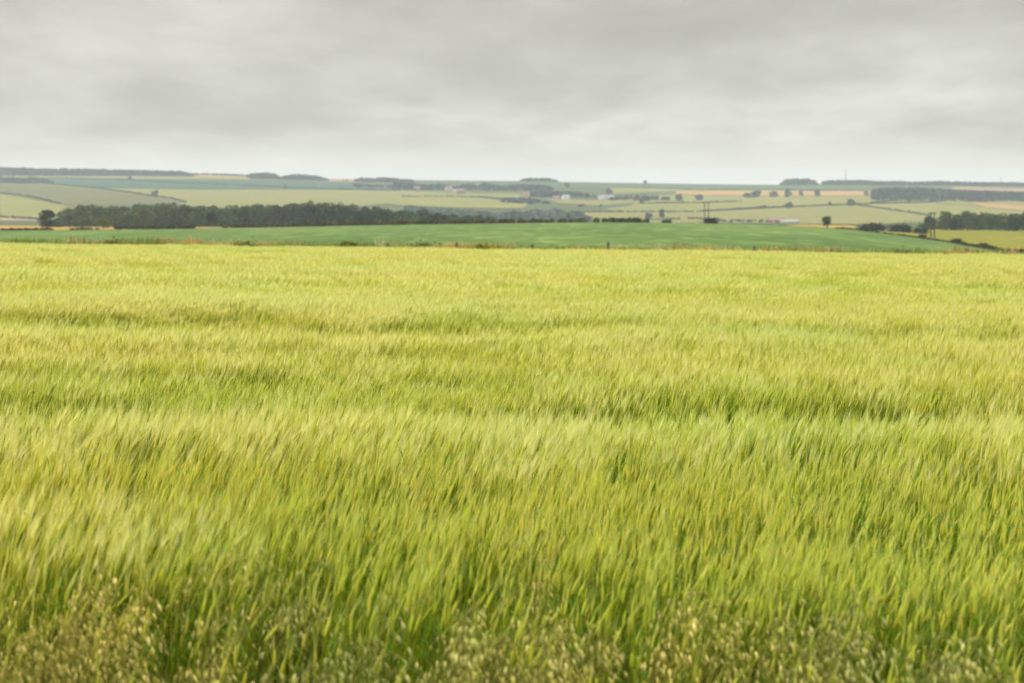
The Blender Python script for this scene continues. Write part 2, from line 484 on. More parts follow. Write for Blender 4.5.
# ------------------------------------------------------------------ weedy margin in front
def grass_blade(s, rng, b, L, W, col, n=4, bend=None):
    a = rng.uniform(0,6.28); d = np.array([math.cos(a), math.sin(a), 0]) + WIND*.5
    bd = rng.uniform(.1,.55) if bend is None else bend
    pts = [b + d*L*bd*q**2 + UP*L*(q - .35*bd*q**3) for q in np.linspace(0,1,n+1)]
    wid = [W*(1-q**2)+.0006 for q in np.linspace(0,1,n+1)]
    a2 = rng.uniform(0,3.14); s.ribbon(pts, wid, np.array([math.cos(a2), math.sin(a2), 0]), col)
    return pts
def oat(s, sp, rng, b, H, big=1.0, br=1.0):
    """loose nodding panicle: stem into s, spikelets into sp"""
    a = rng.normal(0,.9); d = np.array([math.cos(a), math.sin(a), 0])*rng.uniform(.1,.3)
    P = [b + d*H*q**2.5 + UP*H*(q-.08*q**3) for q in np.linspace(0,1,8)]
    cst = np.array(lin(150,150,72))*rng.uniform(.8,1.1)
    s.tube([tuple(p) for p in P], [.0032*(1.1-.6*i/7) for i in range(8)], cst, 3)
    for q in np.linspace(.6,1,7):
        p0 = b + d*H*q**2.5 + UP*H*(q-.08*q**3)
        for _ in range(rng.integers(3,7)):
            aa = rng.uniform(0,6.28); r = (.035+.10*(1.05-q))*rng.uniform(.6,1.2)*big
            o = np.array([math.cos(aa), math.sin(aa), 0]) + WIND*.3
            p1 = p0 + o*r*.6 + UP*r*.7; p2 = p0 + o*r*1.1 + UP*r*.35
            s.tube([tuple(p0), tuple(p1), tuple(p2)], [.0014,.0012,.0009], cst, 3)
            k = rng.random(); cc = (np.array(lin(228,222,152))*(1-k)+np.array(lin(168,172,62))*k)*rng.uniform(.8,1.2)*br
            L = rng.uniform(.014,.026)*big; e = np.array([o[0]*.35, o[1]*.35, -1]); e /= np.linalg.norm(e)
            w = L*.18
            sp.tube([tuple(p2), tuple(p2+e*L*.35), tuple(p2+e*L*.75), tuple(p2+e*L)], [w*.3, w, w*.7, .0004], cc, 4)
            for _k in range(2):
                f = e*.6 + rng.normal(0,.35,3); sd = np.array([1.,0,0])
                sp.ribbon([p2+e*L*.6, p2+e*L*.6+f*L*.9], [.0009,.0003], sd, cc)

s = Soup(); sp = Soup(); rng = np.random.default_rng(11)
for _ in range(8500):
    y = rng.uniform(3.9, 6.8); x = rng.uniform(-.5,.5)*y*.95
    b = np.array([x, y, ground_z(x,y)])
    g = mnoise.noise(Vector((x*1.2, y*1.2, 0)))
    L = rng.uniform(.15,.42)*(1+.3*g); k = rng.random()
    col = (np.array(lin(70,96,26))*(1-k)+np.array(lin(128,138,46))*k)
    if rng.random() < .16: col = np.array(lin(178,160,92))
    grass_blade(s, rng, b, L, rng.uniform(.004,.009), col*rng.uniform(.25,.65))
for c_ in range(80):
    y0 = rng.uniform(4.6, 6.35); x0 = rng.uniform(-.5,.5)*y0*.85
    hb_ = rng.uniform(.55,.82)*(1 if y0 > 5.1 else .9); br = rng.uniform(.65,1.1)
    for k_ in range(rng.integers(1,5)):
        x, y = x0+rng.normal(0,.10), y0+rng.normal(0,.10)
        oat(s, s, rng, np.array([x, y, ground_z(x,y)]), hb_*rng.uniform(.8,1.2), rng.uniform(1.15,1.6), br)
tag(link('margin_grass', s.mesh('margin_grass'), M_GRASS), 'tangled seeding wild grasses along the near edge of the barley', 'wild grass', kind='stuff')

# a few barley plants straggling out of the crop edge
stg = Soup(); rng = np.random.default_rng(23)
for _ in range(900):
    y = 6.8 - abs(rng.normal(0,.75)); x = rng.uniform(-.5,.5)*y*.95
    t = Soup(); stalk(t, rng, 0, 0, 0, .4)
    V = np.concatenate(t.v)*np.array([1,1,rng.uniform(.75,1.02)]) + np.array([x,y,ground_z(x,y)])
    stg.add(V, np.concatenate(t.f), np.concatenate(t.c))
tag(link('edge_barley', stg.mesh('edge_barley'), M_CROP), 'loose barley ears straggling out of the crop edge at the bottom', 'barley crop', kind='stuff')

oats = [(500,5.15,.86,'tall pale wild oat standing before the barley at the bottom centre'),
        (715,5.0,.74,'bushy bleached wild oat at the bottom, right of centre'),
        (905,5.2,.84,'tall wild oat among thin stems near the bottom right corner'),
        (590,4.9,.66,'low tangled wild oat close to the bottom centre'),
        (85,5.1,.76,'wild oat with few pale spikelets at the bottom left'),
        (270,5.1,.74,'wild oat in front of the dark gap in the barley, left of centre'),
        (400,4.95,.70,'pale wild oat leaning at the bottom, between the dark gap and the centre'),
        (800,5.05,.80,'wild oat with drooping tan spikelets, right of the bleached clump')]
for i, (u, d, H, lb) in enumerate(oats):
    r2 = np.random.default_rng(60+i); p = atd(u, d)
    st, spk = Soup(), Soup()
    for k in range(4):
        oat(st, spk, r2, np.array([r2.normal(0,.035), r2.normal(0,.03), 0.]), H*r2.uniform(.82,1.05), 1.5, 1.1)
    for _ in range(14): grass_blade(st, r2, np.array([r2.normal(0,.03), r2.normal(0,.03), 0.]), H*r2.uniform(.35,.6), .007, np.array(lin(120,140,56)))
    e = empty('wild_oat', p, lb, 'wild oat', 'wild oats along the near crop edge')
    link('stem', st.mesh('oat_stems'), M_GRASS, e); link('panicle', spk.mesh('oat_panicle'), M_GRASS, e)

# ------------------------------------------------------------------ far side of the barley: rough grass, posts, weeds
s = Soup(); rng = np.random.default_rng(31)
for _ in range(26000):
    y = rng.uniform(107.3, 110.5); x = rng.uniform(-.5,.5)*y*.98
    g = mnoise.noise(Vector((x*.16, 0, 2))) + .6*mnoise.noise(Vector((x*.7, y*.5, 2)))
    L = (1.22 + .34*g)*rng.uniform(.75,1.15)
    q = mnoise.noise(Vector((x*.12, 3, 7))) + rng.normal(0,.25)
    if q > .3: col = np.array(lin(184,158,98))
    elif q > -.02: col = np.array(lin(150,152,76))
    else: col = np.array(lin(104,130,52))
    if rng.random() < .06: col = np.array(lin(220,204,160))
    b = np.array([x,y,ground_z(x,y)])
    grass_blade(s, rng, b, max(.3,L), rng.uniform(.035,.07), col*rng.uniform(.75,1.15), 2, rng.uniform(.05,.3))
for k in range(1500):
    y = rng.uniform(107.5,110); x = rng.uniform(-.5,.5)*y*.98
    if mnoise.noise(Vector((x*.12, 3, 7))) < -.05: continue
    P = np.array([x,y,ground_z(x,y)+1.0]) + rng.normal(0,1,(7,3))*np.array([.08,.08,.12])
    s.leaves(P, .09, lin(*[(206,186,130),(186,168,104),(168,130,86)][k%3]), .25, rng)
tag(link('tall_grass', s.mesh('tall_grass'), M_GRASS), 'strip of tall dry and green grass along the far edge of the barley', 'grass', kind='stuff')

ps = Soup()   # post: slightly tapered square post with a chamfered top
def post_mesh():
    V=[]; z = [0, 1.22, 1.30]; w=[.085,.078,.05]
    for zz, ww in zip(z, w): V += [(-ww,-ww,zz),(ww,-ww,zz),(ww,ww,zz),(-ww,ww,zz)]
    Fq=[]
    for i in range(2):
        for k in range(4): Fq.append((i*4+k, i*4+(k+1)%4, i*4+4+(k+1)%4, i*4+4+k))
    Fq += [(8,9,10,11),(3,2,1,0)]
    return mesh_np('fence_post', V, Fq)
pm = post_mesh()
posts = [(84,1.05,'short dark wooden post at the far left of the field margin'),
 (318,1.0,'stubby reddish post left of the pale weed on the field margin'),
 (389,1.25,'dark wooden post beside a pale weed on the field margin'),
 (457,1.3,'dark upright post just left of the green-yellow bush on the margin'),
 (532,1.2,'brownish post in dry grass just right of the green-yellow bush'),
 (608,1.35,'dark post on the margin below the white far-off farm buildings'),
 (693,1.0,'short post in tan grass below the twin power poles'),
 (754,1.3,'dark solitary post on the margin between twin poles and round tree'),
 (832,1.15,'thin post on the margin below the lone round tree'),
 (967,1.2,'thick post by reddish weeds at the right end of the margin')]
for u, h, lb in posts:
    o = link('fence_post', pm, M_POST); o.location = atd(u, 107.9); o.scale = (1.1, 1.1, h/1.3*random.uniform(.92,1.06))
    o.rotation_euler = (random.uniform(-.04,.04), random.uniform(-.05,.05), random.uniform(0,1.5))
    tag(o, lb, 'fence post', 'posts along the far edge of the barley')

def lobes_points(rng, lobes, n):
    vol = np.array([l[3]*l[4]*l[5] for l in lobes])**(2/3); pr = vol/vol.sum()
    idx = rng.choice(len(lobes), n, p=pr); L = np.array(lobes)[idx]
    d = rng.normal(size=(n,3)); d /= np.linalg.norm(d,axis=1)[:,None]
    r = rng.uniform(.55,1.05,n)[:,None]
    return L[:,:3] + d*r*L[:,3:6]
def crown(s, rng, c, R, H, n, leaf, col, nl=14, full=.0):
    """uneven crown: base height c.z, radius R, height H"""
    lobes=[]
    for i in range(nl):
        t = rng.random(); a = rng.uniform(0,6.28)
        rad = R*math.sin(math.pi*(.22+.70*t))**.8*rng.uniform(.45,.78)
        lr = R*rng.uniform(.26,.42)
        lobes.append((c[0]+rad*math.cos(a), c[1]+rad*math.sin(a), c[2]+H*(.12+.74*t), lr, lr, lr*rng.uniform(.6,.9)))
    lobes.append((c[0],c[1],c[2]+H*.5,R*.55,R*.55,H*.42))
    for l in lobes:
        k = max(6, int(n*l[3]**2/sum(q[3]**2 for q in lobes)))
        P = lobes_points(rng, [l], k)
        s.leaves(P, leaf, np.asarray(col)*rng.uniform(.75,1.3), .3, rng)
def bush_obj(name, loc, w, h, n, leaf, col, label, cat, group=None, seed=0):
    r = np.random.default_rng(seed); s = Soup()
    m_ = max(3,int(w/(h*.55))+1)
    for j_ in range(m_):
        x = ((j_+.5)/m_-.5)*w*.8 + r.normal(0,h*.08); hh = h*r.uniform(.7,1)
        crown(s, r, (x, r.normal(0,h*.15), -.08*h), h*.48, hh, n//3, leaf, np.asarray(col)*r.uniform(.85,1.15), 6)
        s.leaves(np.array([x,0,h*.3])+r.normal(0,1,(n//6,3))*np.array([h*.35,h*.2,h*.22]), leaf*1.2, col, .2, r)
    for _ in range(6):
        a = r.uniform(0,6.28); s.tube([(0,0,0),(math.cos(a)*w*.12, math.sin(a)*w*.1,h*.35),(math.cos(a)*w*.25, math.sin(a)*w*.1,h*.7)], [.03*h,.02*h,.005*h], (.08,.06,.04), 4)
    o = link(name, s.mesh(name), M_HEDGE); o.location = loc
    return tag(o, label, cat, group)
for i, (u, w, h, c, lb) in enumerate([
    (485,1.7,1.35,(150,160,40),'rounded green-yellow bush on the margin right of a dark post'),
    (421,1.7,1.35,(118,146,52),'spiky green weed bush on the margin, left of centre'),
    (350,1.5,1.30,(140,148,48),'yellowish weed bush on the margin below the middle of the wood'),
    (902,1.6,1.20,(110,112,48),'brown-green weed bush on the margin left of the right-hand twin poles'),
    (243,1.5,1.2,(130,150,50),'low green weed bush on the margin below the small tree'),
    (110,1.3,1.15,(128,120,56),'brown-green weed bush near the left end of the margin')]):
    bush_obj('weed_bush', atd(u, 107.7), w, h*1.2, 2200, .13, fl(*c,.5), lb, 'weed bush', 'weed bushes on the field margin', 300+i)

def dock(loc, w, h, col, label, seed):
    r = np.random.default_rng(seed); st = Soup(); hd = Soup()
    for _ in range(int(9*w)+5):
        x = r.uniform(-.5,.5)*w; y = r.normal(0,.15); H = h*r.uniform(.7,1.05)
        lx = r.normal(.06,.06)
        st.tube([(x,y,0),(x+lx*.4,y,H*.5),(x+lx,y,H)], [.012,.01,.004], lin(120,70,40), 4)
        n = 40; t = r.uniform(.45,1,n); P = np.stack([x+lx*t**1.3, np.full(n,y), H*t],1)+r.normal(0,.03,(n,3))
        hd.leaves(P, .06, lin(*col), .35, r)
    for _ in range(40):
        p = np.array([[r.uniform(-.5,.5)*w, r.normal(0,.15), r.uniform(.05,.5)*h]]); st.leaves(p, .22, lin(96,120,44), .3, r)
    e = empty('dock_plant', loc, label, 'dock plant', 'dock plants on the field margin')
    link('stem', st.mesh('dock_stems'), M_GRASS, e); link('seed_head', hd.mesh('dock_seed_heads'), M_GRASS, e)
for i, (u, w, h, c, lb) in enumerate([
    (163,1.6,1.35,(206,140,84),'orange-brown dock clump on the margin left of the small tree'),
    (191,1.7,1.35,(210,148,90),'orange dock clump on the margin just left of the small tree'),
    (78,1.2,1.3,(176,110,66),'red-brown dock clump beside the leftmost post'),
    (706,2.0,1.25,(208,168,84),'tan dock clump below the middle twin poles'),
    (676,1.4,1.3,(190,140,80),'brown dock clump just left of the middle twin poles'),
    (772,1.3,1.15,(196,132,78),'rusty dock clump just right of the solitary dark post'),
    (381,.9,1.3,(232,220,190),'pale whitish seeding weed beside a dark post'),
    (960,1.2,1.3,(168,108,64),'dark rusty dock clump beside the thick post at right'),
    (1008,2.0,1.35,(214,182,136),'pale pinkish dock clump at the right end of the margin'),
    (578,1.4,1.1,(204,176,120),'pale tan dock clump on the margin, right of centre')]):
    dock(atd(u, 107.8), w, h*1.08, c, lb, 400+i)

# ------------------------------------------------------------------ hedges, woods, trees
def hedge(name, path, label, h=2.2, w=2.0, col=(50,58,34), d0=1200., d1=RD, dfix=None, leaf=.6, dens=1.0, seed=0, gap=.0, kind=None, parent=None):
    r = np.random.default_rng(seed+900)
    P = [atd(u, v) if dfix else at(u, v, d0, d1) for u, v in path]
    s = Soup()
    for a, b in zip(P, P[1:]):
        L = (b-a).length; n = max(2, int(L/(w*.8)))
        for i in range(n):
            if r.random() < gap: continue
            q = a.lerp(b, (i+r.random())/n); q = Vector((q.x+r.normal(0,w*.15), q.y+r.normal(0,w*.15), 0)); q.z = ground_z(q.x,q.y)
            hh = 1.05*h*r.uniform(.7,1.15)*(1.5 if r.random()<.05 else 1)
            k = max(10, int(70*dens))
            pts_ = np.array([q.x,q.y,q.z+hh*.5]) + (lambda d: d/np.linalg.norm(d,axis=1)[:,None]*r.uniform(.4,1,k)[:,None])(r.normal(size=(k,3)))*np.array([w*.7,w*.6,hh*.55])
            s.leaves(pts_, leaf, np.array(lin(*col))*r.uniform(.75,1.3), .25, r)
    o = link(name, s.mesh(name), M_HEDGE)
    return tag(o, label, 'hedge' if kind is None else 'wood', kind=kind)

# near hedges on the crest behind the green field
BR = (82,76,44)
hedge('hedge', [(0,352),(53,352)], 'low dark hedge at the left edge below the round tree', .55, .9, (52,58,36), dfix=1, leaf=.5, seed=1, dens=1.4)
hedge('hedge', [(68,352),(97,352)], 'short scrap of dark hedge between the two left trees', .5, .9, (56,60,36), dfix=1, leaf=.5, seed=2)
hedge('hedge', [(114,356),(196,358)], 'dark brown hedge along the ripe strip right of the small olive tree', .8, 1.0, (54,50,34), dfix=1, leaf=.5, seed=3, dens=1.4)
hedge('hedge', [(222,366),(330,362),(400,358),(512,354),(587,353)], 'long low brown hedge at the foot of the dark wood', 1.15, 1.2, BR, dfix=1, leaf=.5, seed=4, dens=1.5)
hedge('hedge', [(593,354),(648,354)], 'brown hedge with a taller bush, left of the middle twin poles', 1.2, 1.2, (66,66,38), dfix=1, leaf=.5, seed=5, dens=1.3)
hedge('hedge', [(836,352),(850,354),(868,346)], 'low dark hedge just right of the lone round tree', .35, .7, (58,66,36), dfix=1, leaf=.45, seed=6)
dg = [(868,231.2),(900,235.2),(950,243),(1000,251.5),(1040,254.5)]
hedge('hedge', dg, 'thin dark hedge running diagonally between the green and lime fields at right', .4, .7, (60,60,38), d0=150, d1=350, leaf=.35, seed=7, gap=.12)

def near_bush(u, d, wpx, hpx, col, label, seed, name='bush', cat='bush', group=None):
    w = wpx/F*d*.92; h = hpx/F*d*1.15
    return bush_obj(name, atd(u, d), w, h, 2200, max(.12, h*.11), lin(*col), label, cat, group, seed)
near_bush(637, 352, 12, 6.5, (50,60,34), 'dark bush rising from the hedge left of the middle twin poles', 21)
near_bush(667, 352, 9, 4.5, (50,60,34), 'small dark bush standing alone on the green field crest', 22)
near_bush(710, 352, 13, 7, (48,56,34), 'dark bush at the foot of the middle twin poles', 23)
near_bush(872, 452, 29, 8.5, (40,52,34), 'long dark clipped bush left of the right-hand wood, first after the lone tree', 24)
near_bush(901, 452, 26, 10, (38,50,32), 'dark rounded bush midway between the lone tree and the right-hand wood', 25)
near_bush(922, 452, 13, 7, (42,54,34), 'small dark bush touching the right-hand wood', 26)
def diag(u, v): return at(u, v, 150, 350)
for i, (u, v, wp, hp, lb) in enumerate([(922,239,7,5.5,'small dark bush on the diagonal hedge left of the right twin poles'),
       (957,243.2,11,5.5,'dark bush on the diagonal hedge right of the right twin poles'),
       (983,247.5,8,5,'lowest small bush on the diagonal hedge')]):
    p = diag(u, v); near_bush(u, p.y, wp, hp, (52,58,34), lb, 30+i)

def tree(name, loc, R, H, col, label, seed, n=1400, leaf=.5, trunk=.18, group=None, low=.1):
    r = np.random.default_rng(seed)
    e = empty(name, loc, label, 'tree', group)
    t = Soup(); hb = H*max(low,.08)
    t.tube([(0,0,-.2),(0.05*R,0,hb*1.0),(0,.04*R,H*.55),(.03*R,0,H*.85)], [trunk*1.3,trunk,trunk*.55,trunk*.15], (.09,.07,.05), 7)
    for k in range(6):
        a = k*1.05+r.uniform(0,.6); z0 = H*r.uniform(.18,.5)
        t.tube([(0,0,z0),(math.cos(a)*R*.35, math.sin(a)*R*.35, z0+H*.12),(math.cos(a)*R*.7, math.sin(a)*R*.7, z0+H*.25)], [trunk*.45,trunk*.3,trunk*.08], (.09,.07,.05), 5)
    link('trunk', t.mesh('trunk'), M_BARK, e)
    s = Soup(); crown(s, r, (0,0,hb), R, H-hb, n, leaf, lin(*col), 18)
    link('crown', s.mesh('crown'), M_LEAF, e)
    return e
DK = (50,66,32)
p = atd(47, 420); tree('round_tree', p, 3.1, 6.3, (46,58,32), 'dark round tree at the left end of the wood', 41, 2400, .38)
p = atd(103, 410); tree('small_tree', p, 2.4, 4.0, (92,98,42), 'small olive-green tree standing before the wood on the left', 42, 1500, .34)
p = atd(211, 480); tree('small_tree', p, 2.6, 5.4, (36,46,20), 'dark olive tree in front of the middle of the wood', 43, 1600, .36)
p = atd(827, 356); tree('round_tree', p, 1.5, 3.3, (52,66,34), 'lone small round tree on the crest right of the middle twin poles', 44, 1400, .24)

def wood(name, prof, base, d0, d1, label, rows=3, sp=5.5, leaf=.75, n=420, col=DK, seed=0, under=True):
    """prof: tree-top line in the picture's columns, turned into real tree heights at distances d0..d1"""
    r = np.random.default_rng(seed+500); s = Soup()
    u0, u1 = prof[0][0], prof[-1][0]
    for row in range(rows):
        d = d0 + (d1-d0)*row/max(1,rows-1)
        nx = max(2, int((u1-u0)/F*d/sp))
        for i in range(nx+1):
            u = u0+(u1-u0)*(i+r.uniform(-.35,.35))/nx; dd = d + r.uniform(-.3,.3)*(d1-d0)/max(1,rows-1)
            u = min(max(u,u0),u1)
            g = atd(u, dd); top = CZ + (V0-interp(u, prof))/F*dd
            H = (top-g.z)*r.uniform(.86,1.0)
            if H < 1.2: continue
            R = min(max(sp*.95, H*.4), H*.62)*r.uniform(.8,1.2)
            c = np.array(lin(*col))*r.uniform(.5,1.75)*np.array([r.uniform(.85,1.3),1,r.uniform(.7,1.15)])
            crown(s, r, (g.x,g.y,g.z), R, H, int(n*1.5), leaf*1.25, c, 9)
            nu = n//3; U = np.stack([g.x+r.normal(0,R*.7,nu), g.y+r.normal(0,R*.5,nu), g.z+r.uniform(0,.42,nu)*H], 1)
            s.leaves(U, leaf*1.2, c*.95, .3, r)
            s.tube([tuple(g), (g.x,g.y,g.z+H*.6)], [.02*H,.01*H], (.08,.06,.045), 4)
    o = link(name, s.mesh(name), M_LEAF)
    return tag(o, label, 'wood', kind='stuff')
wood('wood', [(40,226),(56,219),(68,207),(80,203.5),(120,204.5),(150,203),(160,201),(180,203),(200,205),(240,204),(270,202.5),(300,200.5),(340,200.5),(352,203),(362,205.5),(400,207.5),(430,210),(450,213),(480,215.5),(500,216.5),(512,219),(522,221.5)],
     None, 560, 640, 'long dark deciduous wood across the left middle distance', rows=4, sp=6.0, leaf=.7, n=520, seed=1)
wood('wood', [(929,216),(934,211),(950,210.5),(958,213),(966,210),(985,210.5),(1000,212),(1024,210.5),(1060,209)],
     None, 560, 620, 'dark wood at the right edge behind the lime field', rows=3, sp=5.5, leaf=.6, n=520, seed=2)

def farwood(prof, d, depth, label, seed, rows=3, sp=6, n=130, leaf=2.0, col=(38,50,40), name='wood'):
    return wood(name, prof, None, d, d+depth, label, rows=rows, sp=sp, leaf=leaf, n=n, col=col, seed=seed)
farwood([(-25,165),(0,165.5),(25,167),(60,167.5),(100,168),(150,169.5),(180,170.5),(191,173)], 2560, 60, 'long dark tree belt along the skyline at the left', 3)
farwood([(193,173.2),(225,173.6),(250,174.6)], 2590, 20, 'thin low line of trees on the skyline left of the paired copses', 4, sp=7)
farwood([(249,175),(252,172.5),(262,172),(274,172.5),(279,176)], 2500, 60, 'small square copse on the skyline, left of the paired copses', 5)
farwood([(281,177),(288,174.5),(297,173.5),(306,174.5),(316,175),(322,177),(328,179)], 2480, 60, 'rounded copse on the skyline, right of the paired copses', 6)
farwood([(356,179),(362,177),(372,178),(384,176.7),(392,177.5),(400,178.5),(412,179.5)], 2440, 60, 'copse on the skyline above the village at left', 7)
farwood([(521,180),(526,177.8),(540,177.4),(552,178),(557,180.5)], 2580, 50, 'small flat-topped copse alone on the middle skyline', 8)
farwood([(781,183),(785,178.6),(795,177.6),(808,178),(815,180),(817,183)], 2570, 50, 'isolated dark copse on the skyline left of the mast', 9)
farwood([(824,181),(830,179.3),(860,179.5),(880,181),(900,180.6),(918,181.6),(935,180.6),(970,181.6),(1000,182),(1030,182.2)], 2540, 60, 'long tree belt on the skyline at the right below the mast', 10)
farwood([(874,188.5),(884,187),(900,186.6),(930,187.3),(950,189.5),(975,190),(1000,191),(1040,192)], 1780, 380, 'broad dark wood on the hillside at the right below the pink strip', 11, rows=6)
farwood([(0,176.5),(14,177),(22,178.5),(32,176),(44,178),(52,181)], 2150, 120, 'scrubby wood on the far left hillside under the skyline belt', 12, rows=3)
farwood([(395,181),(410,182.5),(425,184),(440,183),(455,186),(468,182.5),(478,186),(484,182),(494,184),(505,186),(512,184),(525,183.5),(545,184.5),(552,187)], 2080, 170, 'blue-grey trees around the village on the far slope', 13, rows=3, n=90)
farwood([(355,183),(375,184.5),(395,185)], 2150, 80, 'trees on the slope below the skyline copse, left of the village', 14, rows=2)
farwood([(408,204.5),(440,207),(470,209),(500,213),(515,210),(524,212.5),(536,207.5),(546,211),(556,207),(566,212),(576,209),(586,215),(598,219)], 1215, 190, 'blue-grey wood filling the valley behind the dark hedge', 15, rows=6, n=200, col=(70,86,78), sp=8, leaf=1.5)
farwood([(503,199),(512,197.5),(530,198),(545,201),(560,203)], 1640, 60, 'spur of trees climbing from the valley wood', 16, rows=2)
farwood([(530,192),(545,190.5),(560,191),(580,192),(594,195)], 1840, 120, 'row of trees above the white farmhouse on the far slope', 17, rows=3)
farwood([(572,206),(582,204.5),(600,205),(612,207)], 1560, 60, 'low line of trees right of the valley wood', 18, rows=2, sp=7)
farwood([(612,196.5),(625,195.5),(640,195),(652,196),(660,196.5),(670,196.8)], 1740, 60, 'row of trees right of the white farm buildings', 19, rows=2, sp=8)
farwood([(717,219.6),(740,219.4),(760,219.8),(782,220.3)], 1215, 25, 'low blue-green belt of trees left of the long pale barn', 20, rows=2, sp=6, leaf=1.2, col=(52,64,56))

# far hedges
for i, (path, lb) in enumerate([
  ([(50,184),(100,189),(130,193),(150,196.5),(170,199),(186,203)], 'hedge curving down the left hillside to the wood'),
  ([(50,178.5),(120,180.5),(200,184),(290,188),(400,190.8)], 'long hedge crossing the blue-green fields on the left hillside'),
  ([(0,193.5),(30,197),(60,204.5)], 'hedge between the olive field and pale field at the far left'),
  ([(0,217.3),(36,219.6),(50,222)], 'low hedge above the pinkish stubble at the left edge'),
  ([(400,197.2),(445,197),(480,197.5),(528,203.5)], 'hedge along the top of the pale field under the village'),
  ([(640,204),(700,203.5),(740,202)], 'broken hedge above the pale slope left of the middle twin poles'),
  ([(700,212.3),(760,208.4),(800,207.2),(850,205),(930,202.6),(945,201.4)], 'long hedge crossing the pale slope right of the middle twin poles'),
  ([(855,205.6),(890,210.5),(930,216.5)], 'hedge dropping from the long cross-slope hedge to the right wood'),
  ([(870,203.5),(905,200.5),(945,200)], 'upper hedge below the broad dark wood at the right'),
  ([(645,220.5),(700,219.5),(720,220)], 'faint hedge at the valley foot left of the middle twin poles'),
  ([(640,188),(700,190.5),(780,190.2),(875,191)], 'hedge along the top of the ripe orange strip'),
  ([(585,213),(640,212.6),(700,212.6)], 'hedge across the pale slope right of the valley wood')]):
    hedge('hedge', path, lb, 2.0, 2.6, (58,66,50), leaf=1.3, dens=.5, seed=50+i, gap=.12)

# far single trees: three shapes, copied
protos = []
def far_tree(i, u, v, wpx, hpx, label):
    p = at(u, v); d = p.y; R = wpx/2/F*d; H = hpx/F*d
    if len(protos) < 3:
        o = tree('hillside_tree', p, 4.5, 8.0, (48,62,44), label, 700+i, 420, 1.5, .25, 'single trees on the far hillside', low=.03)
        protos.append(o)
    else:
        q = protos[i % 3]; o = q.copy(); COL.objects.link(o); o.location = p; o['label'] = label
        for ch in q.children:
            c = ch.copy(); COL.objects.link(c); c.parent = o
    o.scale = (R/4.0, R/4.0, H/7.2); o.rotation_euler = (0,0,i*1.3)
for i, t in enumerate([
  (649,219,9,6,'broad bluish tree low on the pale slope, left of a slimmer one'),
  (662,218.5,5.5,9,'slim tall tree low on the pale slope left of the middle twin poles'),
  (679,201.5,8,7,'dark tree under the left end of the ripe orange strip'),
  (699,200.8,8,6,'tree directly above the middle twin poles'),
  (609,195.5,7,7,'tree just above the white farm buildings'),
  (641,204,4,4,'small tree on the pale slope below the row of trees'),
  (747,198,8,5,'low tree at the left of the pair under the orange strip'),
  (756,198,11,7.5,'broad tree of the pair under the orange strip'),
  (774,197.5,9,6,'tree under the orange strip, between the pair and a rounder one'),
  (788,197.5,8,8,'round dark tree interrupting the orange strip'),
  (801,196,5,5,'small tree at the orange strip just left of a gap'),
  (817,196.5,6,7,'dark tree breaking the orange strip below the skyline gap'),
  (866,196,5,5,'small tree at the right end of the orange strip'),
  (851,206.5,9,7,'rounded bluish tree on the long cross-slope hedge'),
  (830,206,4,4,'small tree on the long cross-slope hedge, left of the rounded one'),
  (909,203.5,5,6,'small tree on the upper hedge at the right'),
  (789,208.5,8,6,'pointed tree on the cross-slope hedge left of centre right'),
  (764,209,7,3.5,'low tree on the cross-slope hedge above the twin poles'),
  (645,183.6,4,3,'tiny lone tree on the middle skyline'),
  (567,188,5,5,'small tree above the village on the slope'),
  (285,189,4,4,'small tree on the blue-green field of the left hillside'),
  (130,180.5,5,4,'small tree on the hedge across the left hillside'),
  (155,196.5,8,6,'bushy tree on the hedge curving down the left hillside'),
  (784,223,5,4,'small tree by the left end of the long pale barn')]):
    far_tree(i, *t)

# ------------------------------------------------------------------ buildings far away
def building(name, u, v, L, W, H, wall, roof, label, cat, rz=0., pitch=.45, chim=True, door=False, d0=1200., nwin=4):
    p = at(u, v, d0); e = empty(name, p, label, cat); e.rotation_euler = (0,0,rz)
    s = Soup(); s.box((0,0,H/2-.3), (L,W,H+.6), (.5,.5,.5))
    rh = W/2*pitch*1.6
    s.add([(-L/2,-W/2,H),(-L/2,W/2,H),(-L/2,0,H+rh),(-L/2,0,H+rh-.01)], [(0,1,2,3)], (.5,.5,.5))
    s.add([(L/2,-W/2,H),(L/2,W/2,H),(L/2,0,H+rh),(L/2,0,H+rh-.01)], [(1,0,3,2)], (.5,.5,.5))
    link('wall', s.mesh('wall'), wall, e)
    r = Soup(); o_=.35; t=.18; zb = H-o_*rh/(W/2)
    for sg in (-1,1):
        A = [(-L/2-o_, sg*(W/2+o_), zb),(L/2+o_, sg*(W/2+o_), zb),(L/2+o_, 0, H+rh),(-L/2-o_, 0, H+rh)]
        B = [(x,y,z+t) for x,y,z in A]
        r.add(A+B, [(0,1,2,3),(4,7,6,5),(0,4,5,1),(1,5,6,2),(2,6,7,3),(3,7,4,0)], (.5,.5,.5))
    ro = link('roof', r.mesh('roof'), roof, e)
    if chim:
        c = Soup()
        for sx in (-.38,.38): c.box((L*sx, 0, H+rh+.5), (.7,.7,1.6), (.5,.5,.5))
        link('chimney', c.mesh('chimney'), wall if wall is not M_WHITE else M_BRICK, ro)
    for k in range(nwin):
        w = Soup(); w.box((-L/2+L*(k+.5)/nwin, -W/2-.02, H*.55), (1.1 if not door else 2.6, .12, 1.3 if not door else H*.6), (.1,.1,.1))
        link('window' if not door else 'door', w.mesh('opening'), M_GLASS, e)
    return e
building('farm_house', 603, 199.5, 11, 6, 3.4, M_WHITE, M_SLATE, 'long white farm building, left of the white pair under the middle skyline', 'farm building', .1)
